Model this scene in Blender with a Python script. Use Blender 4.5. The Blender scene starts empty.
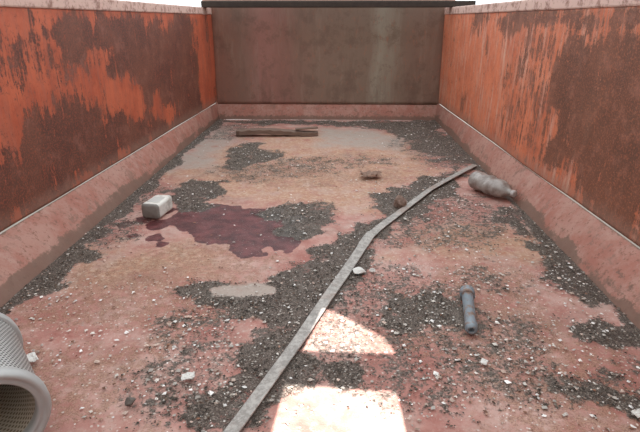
import bpy, math, random
import numpy as np
from mathutils import Vector, Matrix
random.seed(4); rng=np.random.default_rng(7)
scene=bpy.context.scene
scene.view_settings.view_transform='Standard'

# ---------------------------------------------------------------- helpers
TAB=rng.random((256,256))
def vnoise(x,y,sc,seed=0):
    x=x*sc+17.3*seed+1000; y=y*sc+31.7*seed+1000
    xi=np.floor(x).astype(int); yi=np.floor(y).astype(int)
    fx=x-xi; fy=y-yi; fx=fx*fx*(3-2*fx); fy=fy*fy*(3-2*fy)
    a=TAB[xi%256,yi%256]; b=TAB[(xi+1)%256,yi%256]; c=TAB[xi%256,(yi+1)%256]; d=TAB[(xi+1)%256,(yi+1)%256]
    return (a*(1-fx)+b*fx)*(1-fy)+(c*(1-fx)+d*fx)*fy
def fbm(x,y,sc,seed=0,oct=4):
    s=0;a=.5;t=0
    for i in range(oct):
        s=s+a*vnoise(x,y,sc*2**i,seed+i*3); t+=a; a*=.55
    return s/t
def sdist(x,y,poly,closed=True):
    """signed distance, positive inside"""
    n=len(poly); d=np.full(x.shape,1e9); ins=np.zeros(x.shape,bool)
    for i in range(n if closed else n-1):
        x1,y1=poly[i]; x2,y2=poly[(i+1)%n]
        ex,ey=x2-x1,y2-y1; L=ex*ex+ey*ey+1e-12
        t=np.clip(((x-x1)*ex+(y-y1)*ey)/L,0,1)
        d=np.minimum(d,np.hypot(x-x1-t*ex,y-y1-t*ey))
        if closed and y1!=y2:
            c=((y1>y)!=(y2>y))&(x<(x2-x1)*(y-y1)/(y2-y1)+x1); ins^=c
    return np.where(ins,d,-d) if closed else d
def sstep(v,a,b):
    t=np.clip((v-a)/(b-a),0,1); return t*t*(3-2*t)
def region(x,y,polys,soft=.05,rag=.1,seed=1,sc=7):
    n=(fbm(x,y,sc,seed,5)-.5)*2*rag
    out=np.zeros(x.shape)
    for p in polys:
        out=np.maximum(out,sstep(sdist(x,y,p)+n,-soft,soft))
    return out
def cm(s): return [(float(a.split(',')[0])/100,float(a.split(',')[1])/100) for a in s.split()]

class Mat:
    def __init__(s,name,rough=.8,metal=0):
        s.m=bpy.data.materials.new(name); s.m.use_nodes=True
        s.nt=s.m.node_tree; s.N=s.nt.nodes; s.b=s.N['Principled BSDF']
        s.b.inputs['Roughness'].default_value=rough; s.b.inputs['Metallic'].default_value=metal
        s.b.inputs['Specular IOR Level'].default_value=.25
        s.co=s.N.new('ShaderNodeTexCoord').outputs['Object']
    def L(s,a,b):
        if hasattr(a,'is_output'): s.nt.links.new(a,b)
        else: b.default_value=(*a,1) if isinstance(a,tuple) and len(a)==3 and b.type=='RGBA' else a
    def vec(s,scale=(1,1,1),src=None):
        n=s.N.new('ShaderNodeMapping'); s.nt.links.new(src or s.co,n.inputs['Vector']); n.inputs['Scale'].default_value=scale
        return n.outputs[0]
    def noise(s,sc,det=4,rough=.6,vec=None,dist=0):
        n=s.N.new('ShaderNodeTexNoise'); n.inputs['Scale'].default_value=sc; n.inputs['Detail'].default_value=det
        n.inputs['Roughness'].default_value=rough; n.inputs['Distortion'].default_value=dist
        s.nt.links.new(vec or s.co,n.inputs['Vector']); return n.outputs['Fac']
    def voro(s,sc,out='Distance',vec=None):
        n=s.N.new('ShaderNodeTexVoronoi'); n.inputs['Scale'].default_value=sc
        s.nt.links.new(vec or s.co,n.inputs['Vector']); return n.outputs[out]
    def attr(s,name,out='Fac'):
        n=s.N.new('ShaderNodeAttribute'); n.attribute_name=name; return n.outputs[out]
    def math(s,op,a,b=0.0):
        n=s.N.new('ShaderNodeMath'); n.operation=op; s.L(a,n.inputs[0]); s.L(b,n.inputs[1]); return n.outputs[0]
    def add(s,a,b): return s.math('ADD',a,b)
    def mul(s,a,b): return s.math('MULTIPLY',a,b)
    def cen(s,a,k): return s.mul(s.math('SUBTRACT',a,.5),k)
    def thr(s,x,lo,hi):
        n=s.N.new('ShaderNodeMapRange'); n.interpolation_type='SMOOTHSTEP'
        s.L(x,n.inputs['Value']); n.inputs['From Min'].default_value=lo; n.inputs['From Max'].default_value=hi
        return n.outputs['Result']
    def mix(s,f,a,b):
        n=s.N.new('ShaderNodeMix'); n.data_type='RGBA'
        s.L(f,n.inputs[0]); s.L(a,n.inputs[6]); s.L(b,n.inputs[7]); return n.outputs[2]
    def ramp(s,f,stops):
        n=s.N.new('ShaderNodeValToRGB'); s.nt.links.new(f,n.inputs[0]); e=n.color_ramp.elements
        while len(e)<len(stops): e.new(.5)
        for i,(p,c) in enumerate(stops): e[i].position=p; e[i].color=(*c,1)
        return n.outputs[0]
    def col(s,c): s.L(c,s.b.inputs['Base Color']); return s
    def bump(s,h,st=.3,d=.01):
        n=s.N.new('ShaderNodeBump'); n.inputs['Strength'].default_value=st; n.inputs['Distance'].default_value=d
        s.nt.links.new(h,n.inputs['Height']); s.nt.links.new(n.outputs[0],s.b.inputs['Normal']); return s
def obj(name,verts,faces,mat=None,smooth=False,attrs=None,parent=None):
    me=bpy.data.meshes.new(name); me.from_pydata(verts,[],faces); me.update()
    if smooth: me.shade_smooth()
    o=bpy.data.objects.new(name,me); scene.collection.objects.link(o)
    if mat: me.materials.append(mat.m if isinstance(mat,Mat) else mat)
    for k,v in (attrs or {}).items():
        a=me.attributes.new(k,'FLOAT','POINT'); a.data.foreach_set('value',np.asarray(v,dtype=np.float32).ravel())
    if parent: o.parent=parent
    return o
def grid(name,X,Y,Z,mat,attrs=None,flip=False,smooth=True):
    nv,nu=X.shape
    v=np.stack([X.ravel(),Y.ravel(),Z.ravel()],1).tolist()
    i=np.arange(nv*nu).reshape(nv,nu)
    f=np.stack([i[:-1,:-1].ravel(),i[:-1,1:].ravel(),i[1:,1:].ravel(),i[1:,:-1].ravel()],1)
    if flip: f=f[:,::-1]
    return obj(name,v,f.tolist(),mat,smooth,attrs)
def box(name,c,size,mat,bev=.004,rot=(0,0,0),parent=None,segs=2):
    x,y,z=[a/2 for a in size]
    v=[(-x,-y,-z),(x,-y,-z),(x,y,-z),(-x,y,-z),(-x,-y,z),(x,-y,z),(x,y,z),(-x,y,z)]
    f=[(0,3,2,1),(4,5,6,7),(0,1,5,4),(1,2,6,5),(2,3,7,6),(3,0,4,7)]
    o=obj(name,v,f,mat,parent=parent); o.location=c; o.rotation_euler=rot
    if bev:
        m=o.modifiers.new('b','BEVEL'); m.width=bev; m.segments=segs
    return o
def lathe(name,prof,mat,n=40,parent=None,deform=None,caps=True,smooth=True):
    """prof: list of (axial, radius) around local +Y"""
    v=[];f=[]
    for a,r in prof:
        for k in range(n):
            t=2*math.pi*k/n; p=Vector((r*math.cos(t),a,r*math.sin(t)))
            if deform: p=deform(p)
            v.append(tuple(p))
    for i in range(len(prof)-1):
        for k in range(n):
            f.append((i*n+k,(i+1)*n+k,(i+1)*n+(k+1)%n,i*n+(k+1)%n))
    if caps:
        f.append(tuple(range(n))); f.append(tuple(reversed(range((len(prof)-1)*n,len(prof)*n))))
    return obj(name,v,f,mat,smooth,parent=parent)
def empty(name,loc=(0,0,0),rot=(0,0,0)):
    e=bpy.data.objects.new(name,None); scene.collection.objects.link(e); e.location=loc; e.rotation_euler=rot; e.empty_display_size=.1; return e

# ---------------------------------------------------------------- bin layout (metres)
Y0,Y1=-1.0,5.15          # floor extents
YB=5.25                  # headboard plane
def lerp(a,b,t): return a+(b-a)*t
def tY(y): return (y-1.5)/(5.15-1.5)
def floorL(y): return lerp(-1.175,-1.190,tY(y))
def floorR(y): return lerp(1.015,1.03,tY(y))
def wallL(y): return lerp(-1.335,-1.215,tY(y))
def wallR(y): return lerp(1.15,1.065,tY(y))
FT=.16; WT=1.0
HOSE=cm("98,339 76,309 57,283 38,251 23,226 17,214 5,177 -4,151 -10,133 -24,95 -33,72")

gravelP=[cm(s) for s in (
"-117,512 -4,503 104,514 100,464 98,343 82,326 73,371 61,421 47,462 -4,486 -105,490",
"-80,331 -83,382 -69,403 -42,383 -36,359 -51,345 -68,331",
"-96,279 -92,294 -75,299 -65,280 -64,259 -70,245 -82,246",
"-42,250 -18,263 2,258 4,234 -4,216 -19,212 -27,230 -37,238",
"83,331 90,319 61,269 51,245 33,231 23,213 18,190 7,170 -1,145 -7,129 4,120 1,113 -14,111 -20,95 -24,60 -44,60 -37,95 -34,108 -27,131 -21,145 -28,158 -33,156 -27,177 -6,206 11,230 22,244 21,268 41,296 64,318",
"-59,150 -58,164 -44,172 -22,171 -12,164 -17,151 -29,142 -42,147 -51,143",
"25,159 40,163 52,153 56,144 51,133 36,141 24,143",
"103,288 98,233 99,209 98,161 97,134 90,122 88,142 86,180 84,226",
"57,118 68,122 79,115 82,109 77,104 60,107 55,112",
"-121,186 -128,220 -115,231 -104,200 -109,183 -117,181",
"-121,155 -119,170 -109,167 -112,149 -114,144")]
gravel2P=[cm("40,183 61,188 74,176 72,161 43,160"),cm("-20,160 10,200 30,190 80,150 60,100 0,100"),cm("20,280 60,270 95,300 95,230 60,190 20,205"),cm("-60,160 -20,175 -25,100 -60,90 -60,120"),cm("-90,330 -30,370 50,360 40,340 -60,300"),cm("-118,420 -80,400 -60,470 -110,490"),cm("40,430 95,440 95,330 60,330"),cm("-118,300 -95,290 -95,200 -118,190")]
slabP=[cm("-47,167 -32,171 -20,168 -21,162 -33,159 -44,161")]
oilP=[cm("-84,233 -78,250 -67,257 -53,264 -36,252 -18,240 -10,220 -18,202 -40,197 -60,208 -72,222")]
dustP=[cm("-13,470 34,471 66,429 52,386 21,398 -7,401"),cm("-119,480 -90,480 -85,330 -118,330")]
tanP=[cm("-115,320 -60,470 55,450 70,330 40,300 20,250 -20,262 -60,265 -90,300"),cm("30,220 60,240 95,225 90,190 55,190 30,195"),cm("-110,200 -60,205 -50,180 -100,170")]
crudP=[cm("-95,205 -50,215 -20,195 -30,150 -60,130 -110,130 -115,170"),cm("-110,140 -50,140 -45,95 -95,80 -110,110"),cm("-95,330 -60,340 0,330 60,345 50,300 -20,290 -80,290"),cm("10,150 50,200 90,190 90,90 40,90")]
paleP=[cm("10,200 60,215 100,190 98,90 20,90 15,130"),cm("-118,175 -60,170 -20,150 -10,90 -100,90"),cm("20,300 80,320 90,260 50,230")]
drops=((-.96,2.37,.04),(-.87,2.30,.06),(-.83,2.14,.04),(-.60,2.15,.05),(-1.0,2.6,.03),(-.70,2.72,.03),(-.95,2.15,.03),(-.90,2.5,.05),(-.78,2.05,.03),(-1.04,2.28,.03),(-.2,2.0,.03))

def floor_fields(x,y):
    d={}
    g=region(x,y,gravelP,.08,.17,1,8)
    g=g*(.66+.5*sstep(fbm(x,y,9,55),.36,.52))
    g=np.maximum(g,.45*region(x,y,gravel2P,.14,.2,3))
    g=g*(1-.9*region(x,y,slabP,.015,.02,61,12))
    d['oil']=region(x,y,oilP,.02,.13,5,9)
    for (ax,ay,r) in drops:
        d['oil']=np.maximum(d['oil'],.9*sstep(r-np.hypot(x-ax,(y-ay)*.8)+(fbm(x,y,14,8)-.5)*.07,-.01,.015))
    d['dust']=np.maximum(region(x,y,dustP,.12,.15,9),1.3*region(x,y,slabP,.015,.02,61,12))
    d['tan']=region(x,y,tanP,.15,.2,12)
    d['crud']=region(x,y,crudP,.12,.2,15)
    d['pale']=region(x,y,paleP,.12,.2,18)
    eL=x-floorL(y); eR=floorR(y)-x
    g=np.maximum(g,.95*sstep(.10-eL+(fbm(x,y,5,21)-.5)*.16,0,.05))
    g=np.maximum(g,.85*sstep(.07-eR+(fbm(x,y,5,23)-.5)*.14,0,.05))
    d['gravel']=np.clip(g,0,1)
    return d

# ---------------------------------------------------------------- floor
m=Mat('rusty_painted_steel_floor',.7)
n2=m.noise(3,6,.6); n12=m.noise(12,7,.7); n60=m.noise(55,6,.75); n200=m.noise(230,3,.6)
c=m.ramp(m.add(m.mul(n2,.6),m.mul(n12,.4)),[(.38,(.33,.135,.11)),(.50,(.41,.205,.17)),(.60,(.49,.315,.27))])
c=m.mix(m.mul(m.attr('tan'),m.thr(n12,.28,.55)),c,m.mix(m.thr(n60,.38,.62),(.37,.19,.12),(.48,.33,.235)))
film=m.noise(5.5,8,.75)
c=m.mix(m.mul(m.thr(film,.48,.62),.42),c,(.45,.35,.30))
c=m.mix(m.mul(m.thr(n60,.55,.65),.45),c,(.53,.42,.36))
c=m.mix(m.mul(m.thr(m.noise(24,7,.8),.56,.64),.5),c,(.36,.11,.08))
c=m.mix(m.mul(m.thr(m.noise(60,6,.8,m.vec((1,1.7,1))),.59,.66),.5),c,(.20,.115,.085))
c=m.mix(m.mul(m.thr(m.noise(2.1,7,.75),.52,.66),.45),c,(.20,.12,.09))
cr=m.thr(m.add(m.mul(m.attr('crud'),.26),m.noise(34,7,.85)),.70,.80)
c=m.mix(m.mul(cr,.7),c,m.mix(m.thr(n200,.4,.6),(.18,.09,.06),(.38,.23,.155)))
c=m.mix(m.mul(m.attr('dust'),m.thr(n12,.2,.55)),c,m.mix(n60,(.27,.21,.175),(.46,.39,.34)))
oil=m.thr(m.add(m.attr('oil'),m.add(m.cen(n60,.9),m.cen(n12,.6))),.36,.60)
c=m.mix(m.mul(oil,.92),c,m.mix(m.thr(n12,.38,.68),(.048,.010,.014),(.14,.032,.036)))
g=m.thr(m.add(m.attr('gravel'),m.add(m.cen(n60,1.4),m.cen(n12,1.0))),.36,.60)
c=m.mix(m.mul(g,.92),c,m.ramp(n200,[(.35,(.030,.026,.022)),(.5,(.08,.068,.056)),(.68,(.23,.20,.17))]))
vd=m.voro(85); vc=m.voro(85,'Color')
sp=m.mul(m.thr(vd,.34,.26),m.thr(vc,.72,.74))
c=m.mix(m.mul(sp,m.add(.10,m.mul(m.add(m.attr('pale'),m.attr('gravel')),.42))),c,(.64,.60,.54))
m.col(c)
m.L(m.ramp(oil,[(0,(.7,.7,.7)),(1,(.38,.38,.38))]),m.b.inputs['Roughness'])
m.bump(m.add(m.mul(n60,.6),m.add(m.mul(g,.5),m.mul(n200,.4))),.4,.008)
nu,nv=230,620
yy=np.linspace(Y0,Y1,nv)[:,None]*np.ones((1,nu)); tt=np.linspace(0,1,nu)[None,:]
xx=floorL(yy)*(1-tt)+floorR(yy)*tt
F=floor_fields(xx,yy)
zz=F['gravel']*.009*(.3+fbm(xx,yy,25,30))+(fbm(xx,yy,1.2,33)-.5)*.010-.007+F['crud']*.002*fbm(xx,yy,40,31)
grid('floor',xx,yy,zz,m,F)

# ---------------------------------------------------------------- loose gravel as real chips
clear=[(-.915,2.40,.10),(.93,2.78,.13),(.36,2.57,.05),(.485,1.58,.05),(.475,1.48,.06),(.455,1.38,.05),(-.50,4.37,.30),(-.72,4.38,.12),(-.25,4.42,.12),(-.85,.95,.2)]
def chips(n,fn,szlo,szhi,flat,palette,yexp=1.0):
    x=rng.uniform(-1.21,1.04,n); y=.55+(5.1-.55)*rng.random(n)**yexp
    keep=(x>floorL(y)+.005)&(x<floorR(y)-.005)
    for (cx,cy,r) in clear: keep&=((x-cx)**2+((y-cy)*.8)**2)>r*r
    keep&=(sdist(x,y,HOSE,False)>.026)
    x=x[keep];y=y[keep]
    f=floor_fields(x,y); p=fn(f,x,y); k=rng.random(len(x))<p; x=x[k];y=y[k]; g=f['gravel'][k]
    N=len(x); s=szlo+(szhi-szlo)*rng.random(N)**2.8
    base=np.array([(1,0,0),(0,1,0),(-1,0,0),(0,-1,0),(0,0,1),(0,0,-1)],float)
    V=base[None]*(.6+.6*rng.random((N,6,1)))+rng.normal(0,.16,(N,6,3))
    V[:,:,2]*=flat
    a=rng.random(N)*6.28; ca,sa=np.cos(a),np.sin(a)
    asp=.6+.6*rng.random(N); X=V[:,:,0]*asp[:,None]; Yv=V[:,:,1]
    Vx=X*ca[:,None]-Yv*sa[:,None]; Vy=X*sa[:,None]+Yv*ca[:,None]
    W=np.stack([Vx*s[:,None]+x[:,None],Vy*s[:,None]+y[:,None],V[:,:,2]*s[:,None]+(s*flat*.2+g*.007)[:,None]],2)
    pal=np.array(palette); C=pal[rng.integers(0,len(pal),N)]*(.7+.6*rng.random((N,1)))
    return W,C
def density(f,x,y): return np.clip(f['gravel']*1.3-.28+.6*(fbm(x,y,30,90,3)-.5)*(f['gravel']>.1),0,.9)
dark=[(.055,.046,.038),(.085,.07,.057),(.13,.107,.087),(.04,.034,.028),(.19,.16,.135),(.11,.072,.052),(.28,.245,.21),(.07,.058,.048)]
pale=[(.56,.52,.47),(.42,.38,.34),(.74,.72,.69),(.48,.37,.31)]
rust=[(.20,.10,.065),(.28,.15,.10),(.16,.085,.06),(.38,.24,.18)]
sets=[chips(180000,density,.0016,.0062,.45,dark,1.4),
      chips(45000,lambda f,x,y:np.clip(.02+.24*f['pale']*fbm(x,y,6,40)*1.5+.20*f['gravel'],0,1),.0016,.0095,.45,pale,1.4),
      chips(17000,lambda f,x,y:np.clip(.03+.30*f['crud'],0,1),.0015,.007,.4,rust,1.3)]
W=np.concatenate([s[0] for s in sets]); C=np.concatenate([s[1] for s in sets]); N=len(W)
fc=np.array([(0,1,4),(1,2,4),(2,3,4),(3,0,4)])
faces=(fc[None]+6*np.arange(N)[:,None,None]).reshape(-1,3)
mg=Mat('loose_gravel',.9); mg.col(mg.attr('chipcol','Color'))
go=obj('gravel_debris',W.reshape(-1,3).tolist(),faces.tolist(),mg)
ca=go.data.color_attributes.new('chipcol','FLOAT_COLOR','POINT')
cc=np.ones((N,6,4),np.float32); cc[:,:,:3]=C[:,None]; ca.data.foreach_set('color',cc.ravel())

# ---------------------------------------------------------------- side walls
def wall_mat(name,seedoff,orange,dark1,dark2,palec,scuff):
    m=Mat(name,.6)
    src=m.N.new('ShaderNodeMapping'); m.nt.links.new(m.co,src.inputs['Vector']); src.inputs['Location'].default_value=(seedoff,seedoff*2,seedoff)
    v=src.outputs[0]
    st=m.noise(1,7,.75,m.vec((1,14,2.0),v)); st2=m.noise(1,6,.8,m.vec((1,55,4),v)); st3=m.noise(1,6,.8,m.vec((1,26,2.5),v))
    n5=m.noise(4,6,.7,v); n30=m.noise(24,8,.85,v); n120=m.noise(130,3,.6,v); n12=m.noise(8,8,.8,v)
    o2=tuple(a*b for a,b in zip(orange,(.70,.58,.58)))
    c=m.mix(m.thr(m.add(m.mul(n5,.5),m.mul(st,.5)),.4,.62),orange,o2)
    c=m.mix(m.mul(m.thr(st,.48,.68),scuff),c,palec)
    c=m.mix(m.mul(m.thr(n30,.54,.64),scuff*.4),c,palec)
    c=m.mix(m.mul(m.thr(st2,.53,.64),scuff*.8),c,palec)
    soft=m.thr(m.add(m.attr('rust'),m.add(m.cen(n12,1.6),m.cen(st3,1.2))),.15,.70)
    c=m.mix(m.mul(soft,.35),c,m.mix(n30,dark2,o2))
    c=m.mix(m.mul(m.thr(m.noise(33,8,.85,v),.56,.62),.75),c,dark2)
    c=m.mix(m.mul(m.thr(st2,.57,.65),.65),c,dark1)
    r=m.add(m.attr('rust'),m.add(m.cen(n30,1.7),m.add(m.cen(st3,2.4),m.cen(n12,1.6))))
    r=m.thr(r,.44,.56)
    dk=m.mix(m.thr(n5,.35,.65),dark1,dark2)
    dk=m.mix(m.mul(m.thr(n120,.48,.66),.35),dk,orange); dk=m.mix(m.mul(m.thr(n12,.52,.62),.40),dk,tuple(.42*a+.07 for a in orange))
    c=m.mix(m.mul(r,.92),c,dk)
    dd=m.thr(m.add(m.attr('dust'),m.cen(n30,1.0)),.35,.9)
    c=m.mix(m.mul(dd,.5),c,(.28,.17,.13))
    m.col(c)
    m.bump(m.add(m.mul(r,-.5),m.mul(n120,.3)),.4,.006)
    return m
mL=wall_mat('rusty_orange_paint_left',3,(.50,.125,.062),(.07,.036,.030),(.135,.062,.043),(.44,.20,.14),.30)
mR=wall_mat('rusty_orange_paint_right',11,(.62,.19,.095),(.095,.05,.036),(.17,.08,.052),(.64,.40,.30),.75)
L1=[(2.57,.96),(4.65,.97),(4.62,.2),(4.31,.21),(3.61,.36),(3.16,.6),(2.87,.74),(2.51,.81),(2.37,.91)]
L2=[(1.2,.5),(2.08,.54),(2.43,.59),(2.96,.45),(3.79,.24),(4.6,.24),(4.6,.17),(4.28,.11),(2.72,.14),(2.0,.10),(1.2,.1)]
L3=[(2.02,.35),(2.09,.33),(2.07,.28),(2.0,.30)]
R1=[(2.76,.81),(2.32,.89),(2.03,.92),(1.0,.93),(1.0,.1),(1.7,.12),(1.78,.25),(1.73,.19),(2.02,.17),(2.46,.25),(2.65,.25),(2.54,.43),(2.72,.56)]
R2=[(4.4,.985),(1,.985),(1,.93),(2.74,.92),(4.4,.94)]
R3=[(2.17,.31),(1.76,.28),(1.73,.21),(2.18,.21)]
R4=[(3.3,.55),(3.15,.6),(3.1,.2),(3.3,.2)]
def side(name,fx,mat,polys,weak,seed,flip):
    ys=np.linspace(Y0,YB,460)[None,:]*np.ones((70,1)); zs=np.linspace(FT,WT,70)[:,None]*np.ones((1,460))
    r=np.maximum(.90*region(ys,zs,polys,.10,.17,seed,5),.42*region(ys,zs,weak,.1,.2,seed+4,4))
    r=np.maximum(r,.45*sstep(fbm(ys*1.0,zs*.5,6,seed+9),.55,.75))
    dust=sstep(FT+.10-zs,-.05,.1)*.8
    X=fx(ys)+(fbm(ys,zs,1.3,seed)-.5)*.018
    o=grid(name,X,ys,zs,mat,{'rust':r,'dust':dust},flip)
    s=o.modifiers.new('s','SOLIDIFY'); s.thickness=.012; s.offset=-1
    return o
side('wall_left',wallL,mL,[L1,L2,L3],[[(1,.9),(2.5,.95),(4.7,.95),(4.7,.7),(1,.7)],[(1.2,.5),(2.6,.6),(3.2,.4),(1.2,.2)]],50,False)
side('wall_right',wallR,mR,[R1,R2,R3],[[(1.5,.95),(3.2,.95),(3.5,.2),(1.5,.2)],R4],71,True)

# fillets (rounded corner plates)
def fil_mat(name,a,b):
    m=Mat(name,.65); n5=m.noise(5,7,.75); n30=m.noise(35,7,.8); st=m.noise(1,6,.75,m.vec((14,14,3)))
    c=m.mix(m.thr(n5,.38,.62),a,b); c=m.mix(m.mul(m.thr(st,.52,.68),.35),c,(.46,.33,.28))
    c=m.mix(m.mul(m.thr(n30,.54,.62),.75),c,(.18,.08,.055))
    c=m.mix(m.mul(m.thr(m.noise(11,8,.8),.53,.61),.75),c,(.23,.13,.10))
    r=m.thr(m.add(m.attr('edge'),m.cen(n30,1.8)),.35,.65)
    c=m.mix(m.mul(r,.8),c,(.16,.10,.075))
    return m.col(c).bump(n30,.3,.006)
mF=fil_mat('fillet_paint',(.34,.14,.105),(.40,.22,.175))
def fprof(t,out,inn):
    """quarter-round style curb from the wall (t=0) down to the floor (t=1)"""
    a=t*np.pi/2
    lin_x=out*(1-t)+inn*t; lin_z=FT*(1-t)
    rnd_x=out+(inn-out)*np.sin(a); rnd_z=FT*np.cos(a)
    return lin_x*.72+rnd_x*.28, lin_z*.72+rnd_z*.28-.005
def fillet(name,fo,fi,flip,seed):
    nv_=22; ys=np.linspace(Y0,YB,260)[None,:]*np.ones((nv_,1)); t=np.linspace(0,1,nv_)[:,None]*np.ones((1,260))
    X,Z=fprof(t,fo(ys),fi(ys))
    e=sstep(t+(fbm(ys,t,5,seed)-.5)*.7,.50,1.0)+.7*sstep(.07-t,0,.05)
    return grid(name,X,ys,Z,mF,{'edge':e},not flip)
fillet('trim_1',wallL,floorL,False,3); fillet('trim_2',wallR,floorR,True,6)
xs=np.linspace(-1.23,1.08,120)[None,:]*np.ones((16,1)); t=np.linspace(0,1,16)[:,None]*np.ones((1,120))
Yf,Zf=fprof(t,YB,YB-.10)
grid('trim_3',xs,Yf,Zf,mF,{'edge':sstep(t,.5,1.1)+.6*sstep(.12-t,0,.06)},True)

# ---------------------------------------------------------------- headboard (back wall)
mB=Mat('weathered_headboard_paint',.7)
sx=mB.N.new('ShaderNodeSeparateXYZ'); mB.nt.links.new(mB.co,sx.inputs[0])
w=mB.noise(1,6,.65,mB.vec((5,1,.9)))
xp=mB.add(mB.add(mB.mul(sx.outputs[0],.4),.52),mB.cen(w,.18))
c=mB.ramp(xp,[(0,(.28,.135,.10)),(.15,(.25,.155,.12)),(.23,(.36,.18,.15)),(.31,(.29,.15,.12)),(.42,(.25,.165,.125)),(.64,(.24,.172,.13)),(.705,(.33,.29,.225)),(.77,(.235,.165,.125)),(1,(.25,.15,.115))])
st=mB.noise(1,6,.7,mB.vec((11,1,1.6))); n8=mB.noise(6,8,.8); sb=mB.noise(1,6,.7,mB.vec((5,1,1.4)))
c=mB.mix(mB.mul(mB.thr(st,.50,.66),.25),c,(.37,.29,.23))
c=mB.mix(mB.mul(mB.thr(sb,.48,.66),.40),c,(.15,.095,.07))
c=mB.mix(mB.mul(mB.thr(n8,.50,.62),.45),c,(.15,.095,.07))
c=mB.mix(mB.mul(mB.thr(mB.noise(22,7,.85,mB.vec((1,1,.5))),.55,.62),.50),c,(.37,.16,.105))
up=mB.thr(sx.outputs[2],.85,1.12)
c=mB.mix(mB.mul(up,.3),c,(.10,.07,.055))
mB.col(c).bump(n8,.15,.006)
xb=np.linspace(-1.23,1.08,60)[None,:]*np.ones((30,1)); zb=np.linspace(FT-.02,1.12,30)[:,None]*np.ones((1,60))
hb=grid('wall_back',xb,YB+(fbm(xb,zb,1.2,80)-.5)*.012,zb,mB); s=hb.modifiers.new('s','SOLIDIFY'); s.thickness=.02; s.offset=1

# top rails, cross beam
mRail=Mat('sunlit_pink_rail_paint',.6); n=mRail.noise(18,7,.8)
mRail.col(mRail.mix(mRail.thr(n,.48,.62),(.58,.40,.34),(.28,.15,.115)))  # pale pink carries the rails' sunlit look in colour; the sun is blocked here
for nm,fx,sg in (('trim_4',wallL,-1),('trim_5',wallR,1)):
    a=Vector((fx(Y0)+sg*.028,Y0,0)); b=Vector((fx(YB)+sg*.028,YB,0)); d=b-a
    box(nm,((a.x+b.x)/2,(a.y+b.y)/2,WT+.029),(.075,d.length,.062),mRail,.008,(0,0,math.atan2(-d.x,d.y)))
mDark=Mat('dark_beam_steel',.7); n=mDark.noise(20,5,.7); mDark.col(mDark.mix(n,(.02,.017,.015),(.07,.05,.04)))
box('cross_beam',(0.02,5.0,1.085),(2.50,.12,.055),mDark,.006)
mPk=Mat('headboard_cap_paint',.6); n=mPk.noise(16,5,.7); mPk.col(mPk.mix(n,(.55,.35,.30),(.36,.22,.18)))
box('trim_6',(-.07,5.3,1.15),(2.45,.10,.06),mPk,.006)

# ---------------------------------------------------------------- outside ground and an added, unseen panel that blocks the sun from the bin
mGd=Mat('yard_ground',.9); n=mGd.noise(1.5,8,.7); mGd.col(mGd.mix(n,(.30,.27,.23),(.42,.39,.34)))
obj('ground',[(-30,-30,-.06),(30,-30,-.06),(30,30,-.06),(-30,30,-.06)],[(0,1,2,3)],mGd)
LD=Vector((.1,.8,-.59)).normalized(); YP=-1.7
def back(x,y):
    t=(y-YP)/LD.y; return (x-LD.x*t,-LD.z*t)
holes=[cm("-3,153 1,151 17,136 20,127 -9,128"),cm("-13,113 18,111 19,84 -16,84")]
cu=bpy.data.curves.new('sun_blocker_panel','CURVE'); cu.dimensions='2D'; cu.fill_mode='BOTH'; cu.extrude=.004
def spl(pts):
    s=cu.splines.new('POLY'); s.points.add(len(pts)-1); s.use_cyclic_u=True
    for i,(a,b) in enumerate(pts): s.points[i].co=(a,b,0,1)
spl([(-7,-.06),(7,-.06),(7,7.2),(-7,7.2)])
for h in holes: spl([back(*p) for p in h])  # holes in the added blocker, shaped to cast the floor sun patches
sh=bpy.data.objects.new('sun_blocker_panel',cu); scene.collection.objects.link(sh); sh.location=(0,YP,0); sh.rotation_euler=(math.pi/2,0,0)
mS=Mat('blocker_panel_grey',.6); n=mS.noise(3,6,.7); mS.col(mS.mix(n,(.45,.45,.44),(.6,.59,.57))); cu.materials.append(mS.m)

# ---------------------------------------------------------------- long flat steel strip
P=[Vector((a,b,0)) for a,b in HOSE]
pts=[]
for i in range(len(P)-1):
    for k in range(8):
        pts.append(P[i].lerp(P[i+1],k/8))
pts.append(P[-1])
sm=[pts[0]]+[(pts[i-1]+pts[i]*2+pts[i+1])/4 for i in range(1,len(pts)-1)]+[pts[-1]]
pts=sm
prof=[(-.5,0),(-.5,.8),(-.47,1.0),(.47,1.0),(.5,.8),(.5,0)]
V=[];Fc=[];n_=len(prof)
for i,p in enumerate(pts):
    tg=(pts[min(i+1,len(pts)-1)]-pts[max(i-1,0)]).normalized(); sd=Vector((tg.y,-tg.x,0))
    wd=.040; ht=.005; lift=.011+.003*math.sin(i*.15)
    if 37<i<43: wd*=1.12; lift+=.003
    for (a,b) in prof:
        q=p+sd*(-a*wd); V.append((q.x,q.y,lift+b*ht+a*.006*math.sin(i*.11)))
for i in range(len(pts)-1):
    for k in range(n_): Fc.append((i*n_+k,i*n_+(k+1)%n_,(i+1)*n_+(k+1)%n_,(i+1)*n_+k))
Fc.append(tuple(reversed(range(n_)))); Fc.append(tuple(range((len(pts)-1)*n_,len(pts)*n_)))
mH=Mat('dusty_grey_strip',.55); n=mH.noise(40,7,.8); n2_=mH.noise(6,4,.6)
c=mH.mix(mH.thr(n,.42,.6),(.26,.24,.22),(.42,.395,.365)); c=mH.mix(mH.mul(mH.thr(n2_,.54,.66),.5),c,(.27,.17,.13)); mH.col(c).bump(n,.3,.003)
obj('flat_metal_strip',V,Fc,mH,False)

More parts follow.
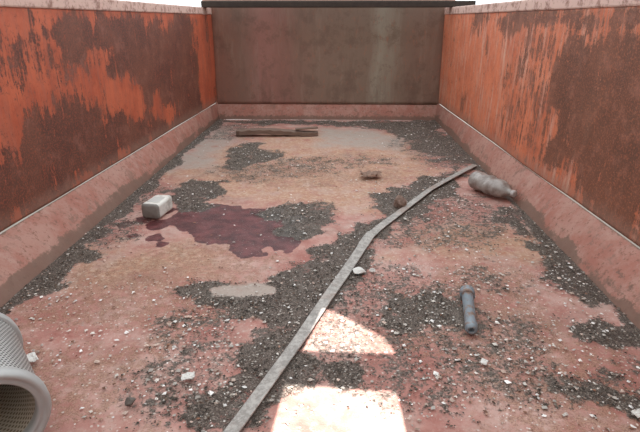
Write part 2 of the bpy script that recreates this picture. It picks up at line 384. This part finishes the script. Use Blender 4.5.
# ---------------------------------------------------------------- air filter (bottom left)
ax=Vector((-.66,.75,0)).normalized(); fr=.118; FLn=.34
fe=empty('cylindrical_air_filter',(-.745,.83,fr+.010),(0,0,math.atan2(-ax.x,ax.y)))
mP=Mat('perforated_zinc_sheet',.45,.5)
def perf(m,su,sv,base,hole,r=.33):
    uv=m.attr('puv','Vector'); v=m.vec((su,sv,1),uv)
    sp_=m.N.new('ShaderNodeSeparateXYZ'); m.nt.links.new(v,sp_.inputs[0])
    row=m.math('FLOOR',sp_.outputs[1]); off=m.mul(m.math('MODULO',row,2.0),.5)
    fx=m.math('SUBTRACT',m.math('FRACT',m.add(sp_.outputs[0],off)),.5); fy=m.math('SUBTRACT',m.math('FRACT',sp_.outputs[1]),.5)
    dd=m.math('SQRT',m.add(m.mul(fx,fx),m.mul(fy,fy)))
    h=m.thr(dd,r-.06,r+.06); n=m.noise(25,4,.6)
    m.col(m.mix(h,hole,m.mix(n,base,tuple(a*.75 for a in base)))); m.bump(h,.6,.003)
def puv(o,n,rows):
    a=o.data.attributes.new('puv','FLOAT_VECTOR','CORNER')
    i=0
    for p in o.data.polygons:
        ks=[vi%n for vi in p.vertices]; wrap=(max(ks)-min(ks)>n/2)
        for vi in p.vertices:
            k=vi%n
            if wrap and k<n/2: k+=n
            a.data[i].vector=(k/n,(vi//n)/rows,0); i+=1
perf(mP,80,34,(.55,.55,.53),(.06,.055,.05),.34)
body=lathe('outer_mesh',[(.02,fr-.004),(FLn-.02,fr-.004)],mP,64,fe,caps=False); puv(body,64,1)
mI=Mat('inner_liner_sheet',.6,.1); perf(mI,50,34,(.62,.54,.43),(.20,.15,.10),.30)
inn=lathe('inner_mesh',[(.004,.096),(FLn-.02,.092)],mI,64,fe,caps=False); puv(inn,64,1)
mPaper=Mat('pleated_filter_paper',.9); n=mPaper.noise(30); mPaper.col(mPaper.mix(n,(.45,.36,.24),(.30,.23,.15)))
pv=[];pf=[];K=240
for y_ in (.02,FLn-.02):
    for k in range(K):
        r=.112 if k%2 else .100; t_=2*math.pi*k/K; pv.append((r*math.cos(t_),y_,r*math.sin(t_)))
for k in range(K): pf.append((k,(k+1)%K,K+(k+1)%K,K+k))
obj('pleats',pv,pf,mPaper,parent=fe)
mRub=Mat('grey_end_ring',.5,.2); n=mRub.noise(20,4); mRub.col(mRub.mix(n,(.32,.32,.31),(.45,.45,.44)))
for nm,o0,sg in (('end_ring',0,1),('end_ring_back',FLn,-1)):
    pr=[(.030,fr-.006),(.030,fr+.003),(.024,fr+.006),(.006,fr+.006),(-.003,fr+.002),(-.006,fr-.004),(-.002,fr-.009),(.001,fr-.014),(-.003,.100),(0,.095),(.012,.093),(.028,.094)]
    lathe(nm,[(o0+sg*a,r) for a,r in pr],mRub,64,fe,caps=False)
    if nm=='end_ring_back':
        lathe('closed_cap',[(FLn-.004,.10),(FLn-.003,.001)],mRub,48,fe,caps=False)

# ---------------------------------------------------------------- plastic oil jug
je=empty('plastic_oil_jug',(-.93,2.345,.043),(0,0,-.16)); je.scale=(.80,.92,.9)
mJ=Mat('dirty_white_plastic',.5); n=mJ.noise(25,5,.7); mJ.col(mJ.mix(mJ.thr(n,.45,.68),(.70,.68,.63),(.38,.35,.31)))
mJ2=Mat('dark_grey_jug_base',.6); n=mJ2.noise(40,5,.7); mJ2.col(mJ2.mix(n,(.30,.29,.27),(.18,.165,.15)))  # darker grey for the base end of the jug
def rsec(y,w,h,r,n=10):
    o=[]
    for cx,cz,a0 in ((w-r,h-r,0),(-w+r,h-r,90),(-w+r,-h+r,180),(w-r,-h+r,270)):
        for k in range(n):
            a=math.radians(a0+90*k/(n-1)); o.append((cx+r*math.cos(a),y,cz+r*math.sin(a)))
    return o
secs=[(0,.045,.030,.012),(.004,.056,.040,.016),(.012,.060,.044,.018),(.10,.059,.043,.018),(.15,.060,.044,.018),(.175,.055,.040,.018),(.192,.038,.032,.018),(.20,.020,.020,.0195),(.203,.016,.016,.0155),(.22,.016,.016,.0155)]
V=[]
for s_ in secs: V+=rsec(*s_)
n_=40;Fc=[(i*n_+k,(i+1)*n_+k,(i+1)*n_+(k+1)%n_,i*n_+(k+1)%n_) for i in range(len(secs)-1) for k in range(n_)]
Fc+= [tuple(range(n_)),tuple(reversed(range((len(secs)-1)*n_,len(secs)*n_)))]
jb=obj('body',V,Fc,mJ,True,parent=je); jb.data.materials.append(mJ2.m)
for p in jb.data.polygons:
    if p.center.y<.011: p.material_index=1
mCap=Mat('dark_screw_cap',.5); n=mCap.noise(20); mCap.col(mCap.mix(n,(.05,.05,.05),(.10,.09,.08)))
lathe('cap',[(.212,.019),(.216,.021),(.234,.021),(.237,.018)],mCap,24,je)
mLb=Mat('faded_label',.6); n=mLb.noise(60,4); mLb.col(mLb.mix(n,(.42,.42,.41),(.60,.58,.54)))
box('label',(0,.085,.0435),(.075,.09,.003),mLb,.001,parent=je)

# ---------------------------------------------------------------- crushed plastic bottle
be=empty('crushed_plastic_bottle',(.845,2.92,.056),(0,0,0)); be.scale=(1.2,1.02,1.2)
dirb=Vector((.15,-.27,0)); be.rotation_euler=(0,0,math.atan2(-dirb.x,dirb.y))
mBt=Mat('clouded_brown_plastic',.28); n=mBt.noise(22,5,.7); mBt.col(mBt.mix(mBt.thr(n,.35,.65),(.25,.20,.175),(.46,.42,.39)))
mBt.b.inputs['Transmission Weight'].default_value=.25; mBt.b.inputs['Specular IOR Level'].default_value=.5
def crush(p):
    q=p.copy(); s_=max(0,1-abs(p.y-.14)/.12); q.z*=1-.16*s_; q.x*=1+.06*s_
    q.z+=.005*math.sin(p.y*70+p.x*60)*s_; q.x+=.003*math.sin(p.y*95)*s_; return q
pr=[(0,.004),(.002,.022),(0,.030),(.008,.040),(.02,.046),(.04,.047),(.045,.046),(.05,.048)]
for k in range(6): y_=.06+k*.02; pr+=[(y_,.048),(y_+.007,.0465),(y_+.014,.048)]
pr+=[(.19,.048),(.21,.046),(.235,.038),(.255,.027),(.27,.017),(.285,.013),(.29,.0155),(.293,.0155),(.295,.013),(.305,.013)]
lathe('body',pr,mBt,40,be,deform=crush)
mC2=Mat('pale_bottle_cap',.5); n=mC2.noise(30); mC2.col(mC2.mix(n,(.55,.52,.50),(.35,.30,.28)))
lathe('cap',[(.296,.0145),(.298,.016),(.314,.016),(.317,.014)],mC2,24,be)

# ---------------------------------------------------------------- steel pin with collar
pe=empty('steel_hinge_pin',(.492,1.615,.028),(0,0,0))
dp=Vector((-.05,-.27,0)); pe.rotation_euler=(0,0,math.atan2(-dp.x,dp.y))
mPi=Mat('blue_grey_steel',.55,.3); n=mPi.noise(35,5,.7); mPi.col(mPi.mix(mPi.thr(n,.46,.62),(.23,.27,.30),(.24,.16,.125))).bump(n,.3,.004)
lathe('collar',[(0,.014),(0,.024),(.004,.027),(.034,.027),(.038,.022)],mPi,32,pe)
lathe('shaft',[(.03,.020),(.215,.019),(.222,.021),(.245,.020),(.255,.014),(.256,.009),(.24,.009)],mPi,32,pe)
lathe('cross_bolt',[(-.03,.006),(.03,.006)],mPi,12,pe).location=(0,.02,.006)

# ---------------------------------------------------------------- plank / debris
mW=Mat('weathered_dark_wood',.85); n=mW.noise(1,6,.7,mW.vec((6,60,60))); mW.col(mW.mix(n,(.10,.065,.05),(.27,.19,.15))).bump(n,.4,.006)
pl=empty('wooden_plank',(-.50,4.37,.03),(0,0,.07))
V=[];Fc=[];S=24
for i in range(S+1):
    x_=-.36+.72*i/S; hw=.045+.006*math.sin(i*1.3)-(.015 if i in(0,S) else 0); z0=.012*math.sin(i*.2); h_=.018*(1-.35*i/S)
    V+=[(x_,-hw,z0-.022),(x_,hw,z0-.022),(x_,hw*.9,z0+h_),(x_,-hw,z0+h_-.003+.004*math.sin(i*2.1))]
for i in range(S):
    for k in range(4): Fc.append((i*4+k,(i+1)*4+k,(i+1)*4+(k+1)%4,i*4+(k+1)%4))
Fc+=[(0,1,2,3),(S*4+3,S*4+2,S*4+1,S*4)]
obj('board',V,Fc,mW,parent=pl)
box('loose_end_strip',(.26,.0,.030),(.20,.05,.012),mW,.003,(0,-.06,.05),pl)

def lump(name,loc,size,mat,seed,sub=3,rough=.45,rotz=0,smooth=False):
    import bmesh
    bm=bmesh.new(); bmesh.ops.create_icosphere(bm,subdivisions=sub,radius=1)
    r=random.Random(seed); ks=[(Vector((r.uniform(-1,1),r.uniform(-1,1),r.uniform(-1,1))).normalized(),r.uniform(.45,.85)) for _ in range(16)]
    for v in bm.verts:
        p=v.co.copy()
        for d_,l_ in ks:
            e_=p.dot(d_)-l_
            if e_>0: p-=d_*e_*(.5+rough)
        p+=Vector((math.sin(p.y*7+seed),math.sin(p.z*8+seed*2),math.sin(p.x*6+seed)))*.10*rough
        v.co=Vector((p.x*size[0],p.y*size[1],p.z*size[2]))
    me=bpy.data.meshes.new(name); bm.to_mesh(me); bm.free()
    if smooth: me.shade_smooth()
    o=bpy.data.objects.new(name,me); scene.collection.objects.link(o); me.materials.append(mat.m); o.location=loc; o.rotation_euler=(0,0,rotz); return o
def sheet(name,loc,sx_,sy_,amp,mat,seed,rot=0,ragged=.2,th=.003,n=26):
    t1=np.linspace(-1,1,n); A,B=np.meshgrid(t1,t1)
    ang=np.arctan2(B,A); rg=1-ragged*fbm(np.cos(ang)*2,np.sin(ang)*2,1.5,seed)
    X=A*sx_*rg; Y=B*sy_*rg; Z=amp*(fbm(A*1.0,B*1.0,2.2,seed+2)+.5*fbm(A,B,5,seed+3)-.3); Z-=Z.min()-.004
    o=grid(name,X,Y,Z,mat,smooth=False); o.location=loc; o.rotation_euler=(0,0,rot)
    s_=o.modifiers.new('s','SOLIDIFY'); s_.thickness=th; return o
mT=Mat('rust_brown_stone',.85); n=mT.noise(35,6,.75); mT.col(mT.mix(mT.thr(n,.4,.65),(.20,.13,.10),(.38,.29,.25))).bump(n,.4,.005)
lump('rounded_stone',(.362,2.565,.036),(.046,.042,.046),mT,31,4,.25,.4,True)
mWh=Mat('white_foam',.8); n=mWh.noise(40,4,.7); mWh.col(mWh.mix(n,(.76,.76,.73),(.55,.52,.48)))
lump('foam_chunk',(.112,1.785,.016),(.034,.022,.015),mWh,3)
lump('foam_chunk.001',(.160,1.80,.013),(.018,.014,.011),mWh,6)
sheet('paper_scrap',(-.405,1.14,.008),.020,.014,.008,mWh,9,.3)
sheet('paper_scrap.001',(-.90,1.20,.008),.030,.026,.012,mWh,12,.8,.4)
sheet('paper_scrap.002',(.79,1.03,.008),.018,.012,.008,mWh,15,.3)
sheet('paper_scrap.003',(.45,1.23,.006),.012,.010,.006,mWh,19,1.0)
mSt=Mat('dark_stone',.8); n=mSt.noise(50,5); mSt.col(mSt.mix(n,(.06,.055,.05),(.18,.15,.13)))
lump('dark_stone',(-.53,1.035,.014),(.017,.015,.014),mSt,8)
mRg=Mat('crumpled_rag_cloth',.9); n=mRg.noise(30,5,.7); mRg.col(mRg.mix(n,(.19,.12,.09),(.44,.32,.26)))
sheet('crumpled_rag',(.24,3.12,.006),.095,.065,.045,mRg,22,.2,.6)

# ---------------------------------------------------------------- light + camera
wld=bpy.data.worlds.new('sky'); scene.world=wld; wld.use_nodes=True
bg=wld.node_tree.nodes['Background']; bg.inputs[0].default_value=(.91,.96,1,1); bg.inputs[1].default_value=2.1
sl=bpy.data.lights.new('sun','SUN'); sl.energy=24; sl.angle=.003; sl.color=(1,.98,.95)
so=bpy.data.objects.new('sun',sl); scene.collection.objects.link(so); so.rotation_euler=LD.to_track_quat('-Z','Y').to_euler()
cam=bpy.data.cameras.new('camera'); cam.sensor_width=36; cam.lens=36*500/640; cam.clip_start=.02
co=bpy.data.objects.new('camera',cam); scene.collection.objects.link(co); co.location=(0,0,.95)
pitch=math.atan(196/500); co.rotation_euler=(math.pi/2-pitch,0,math.atan(15*math.cos(pitch)/500))
scene.camera=co
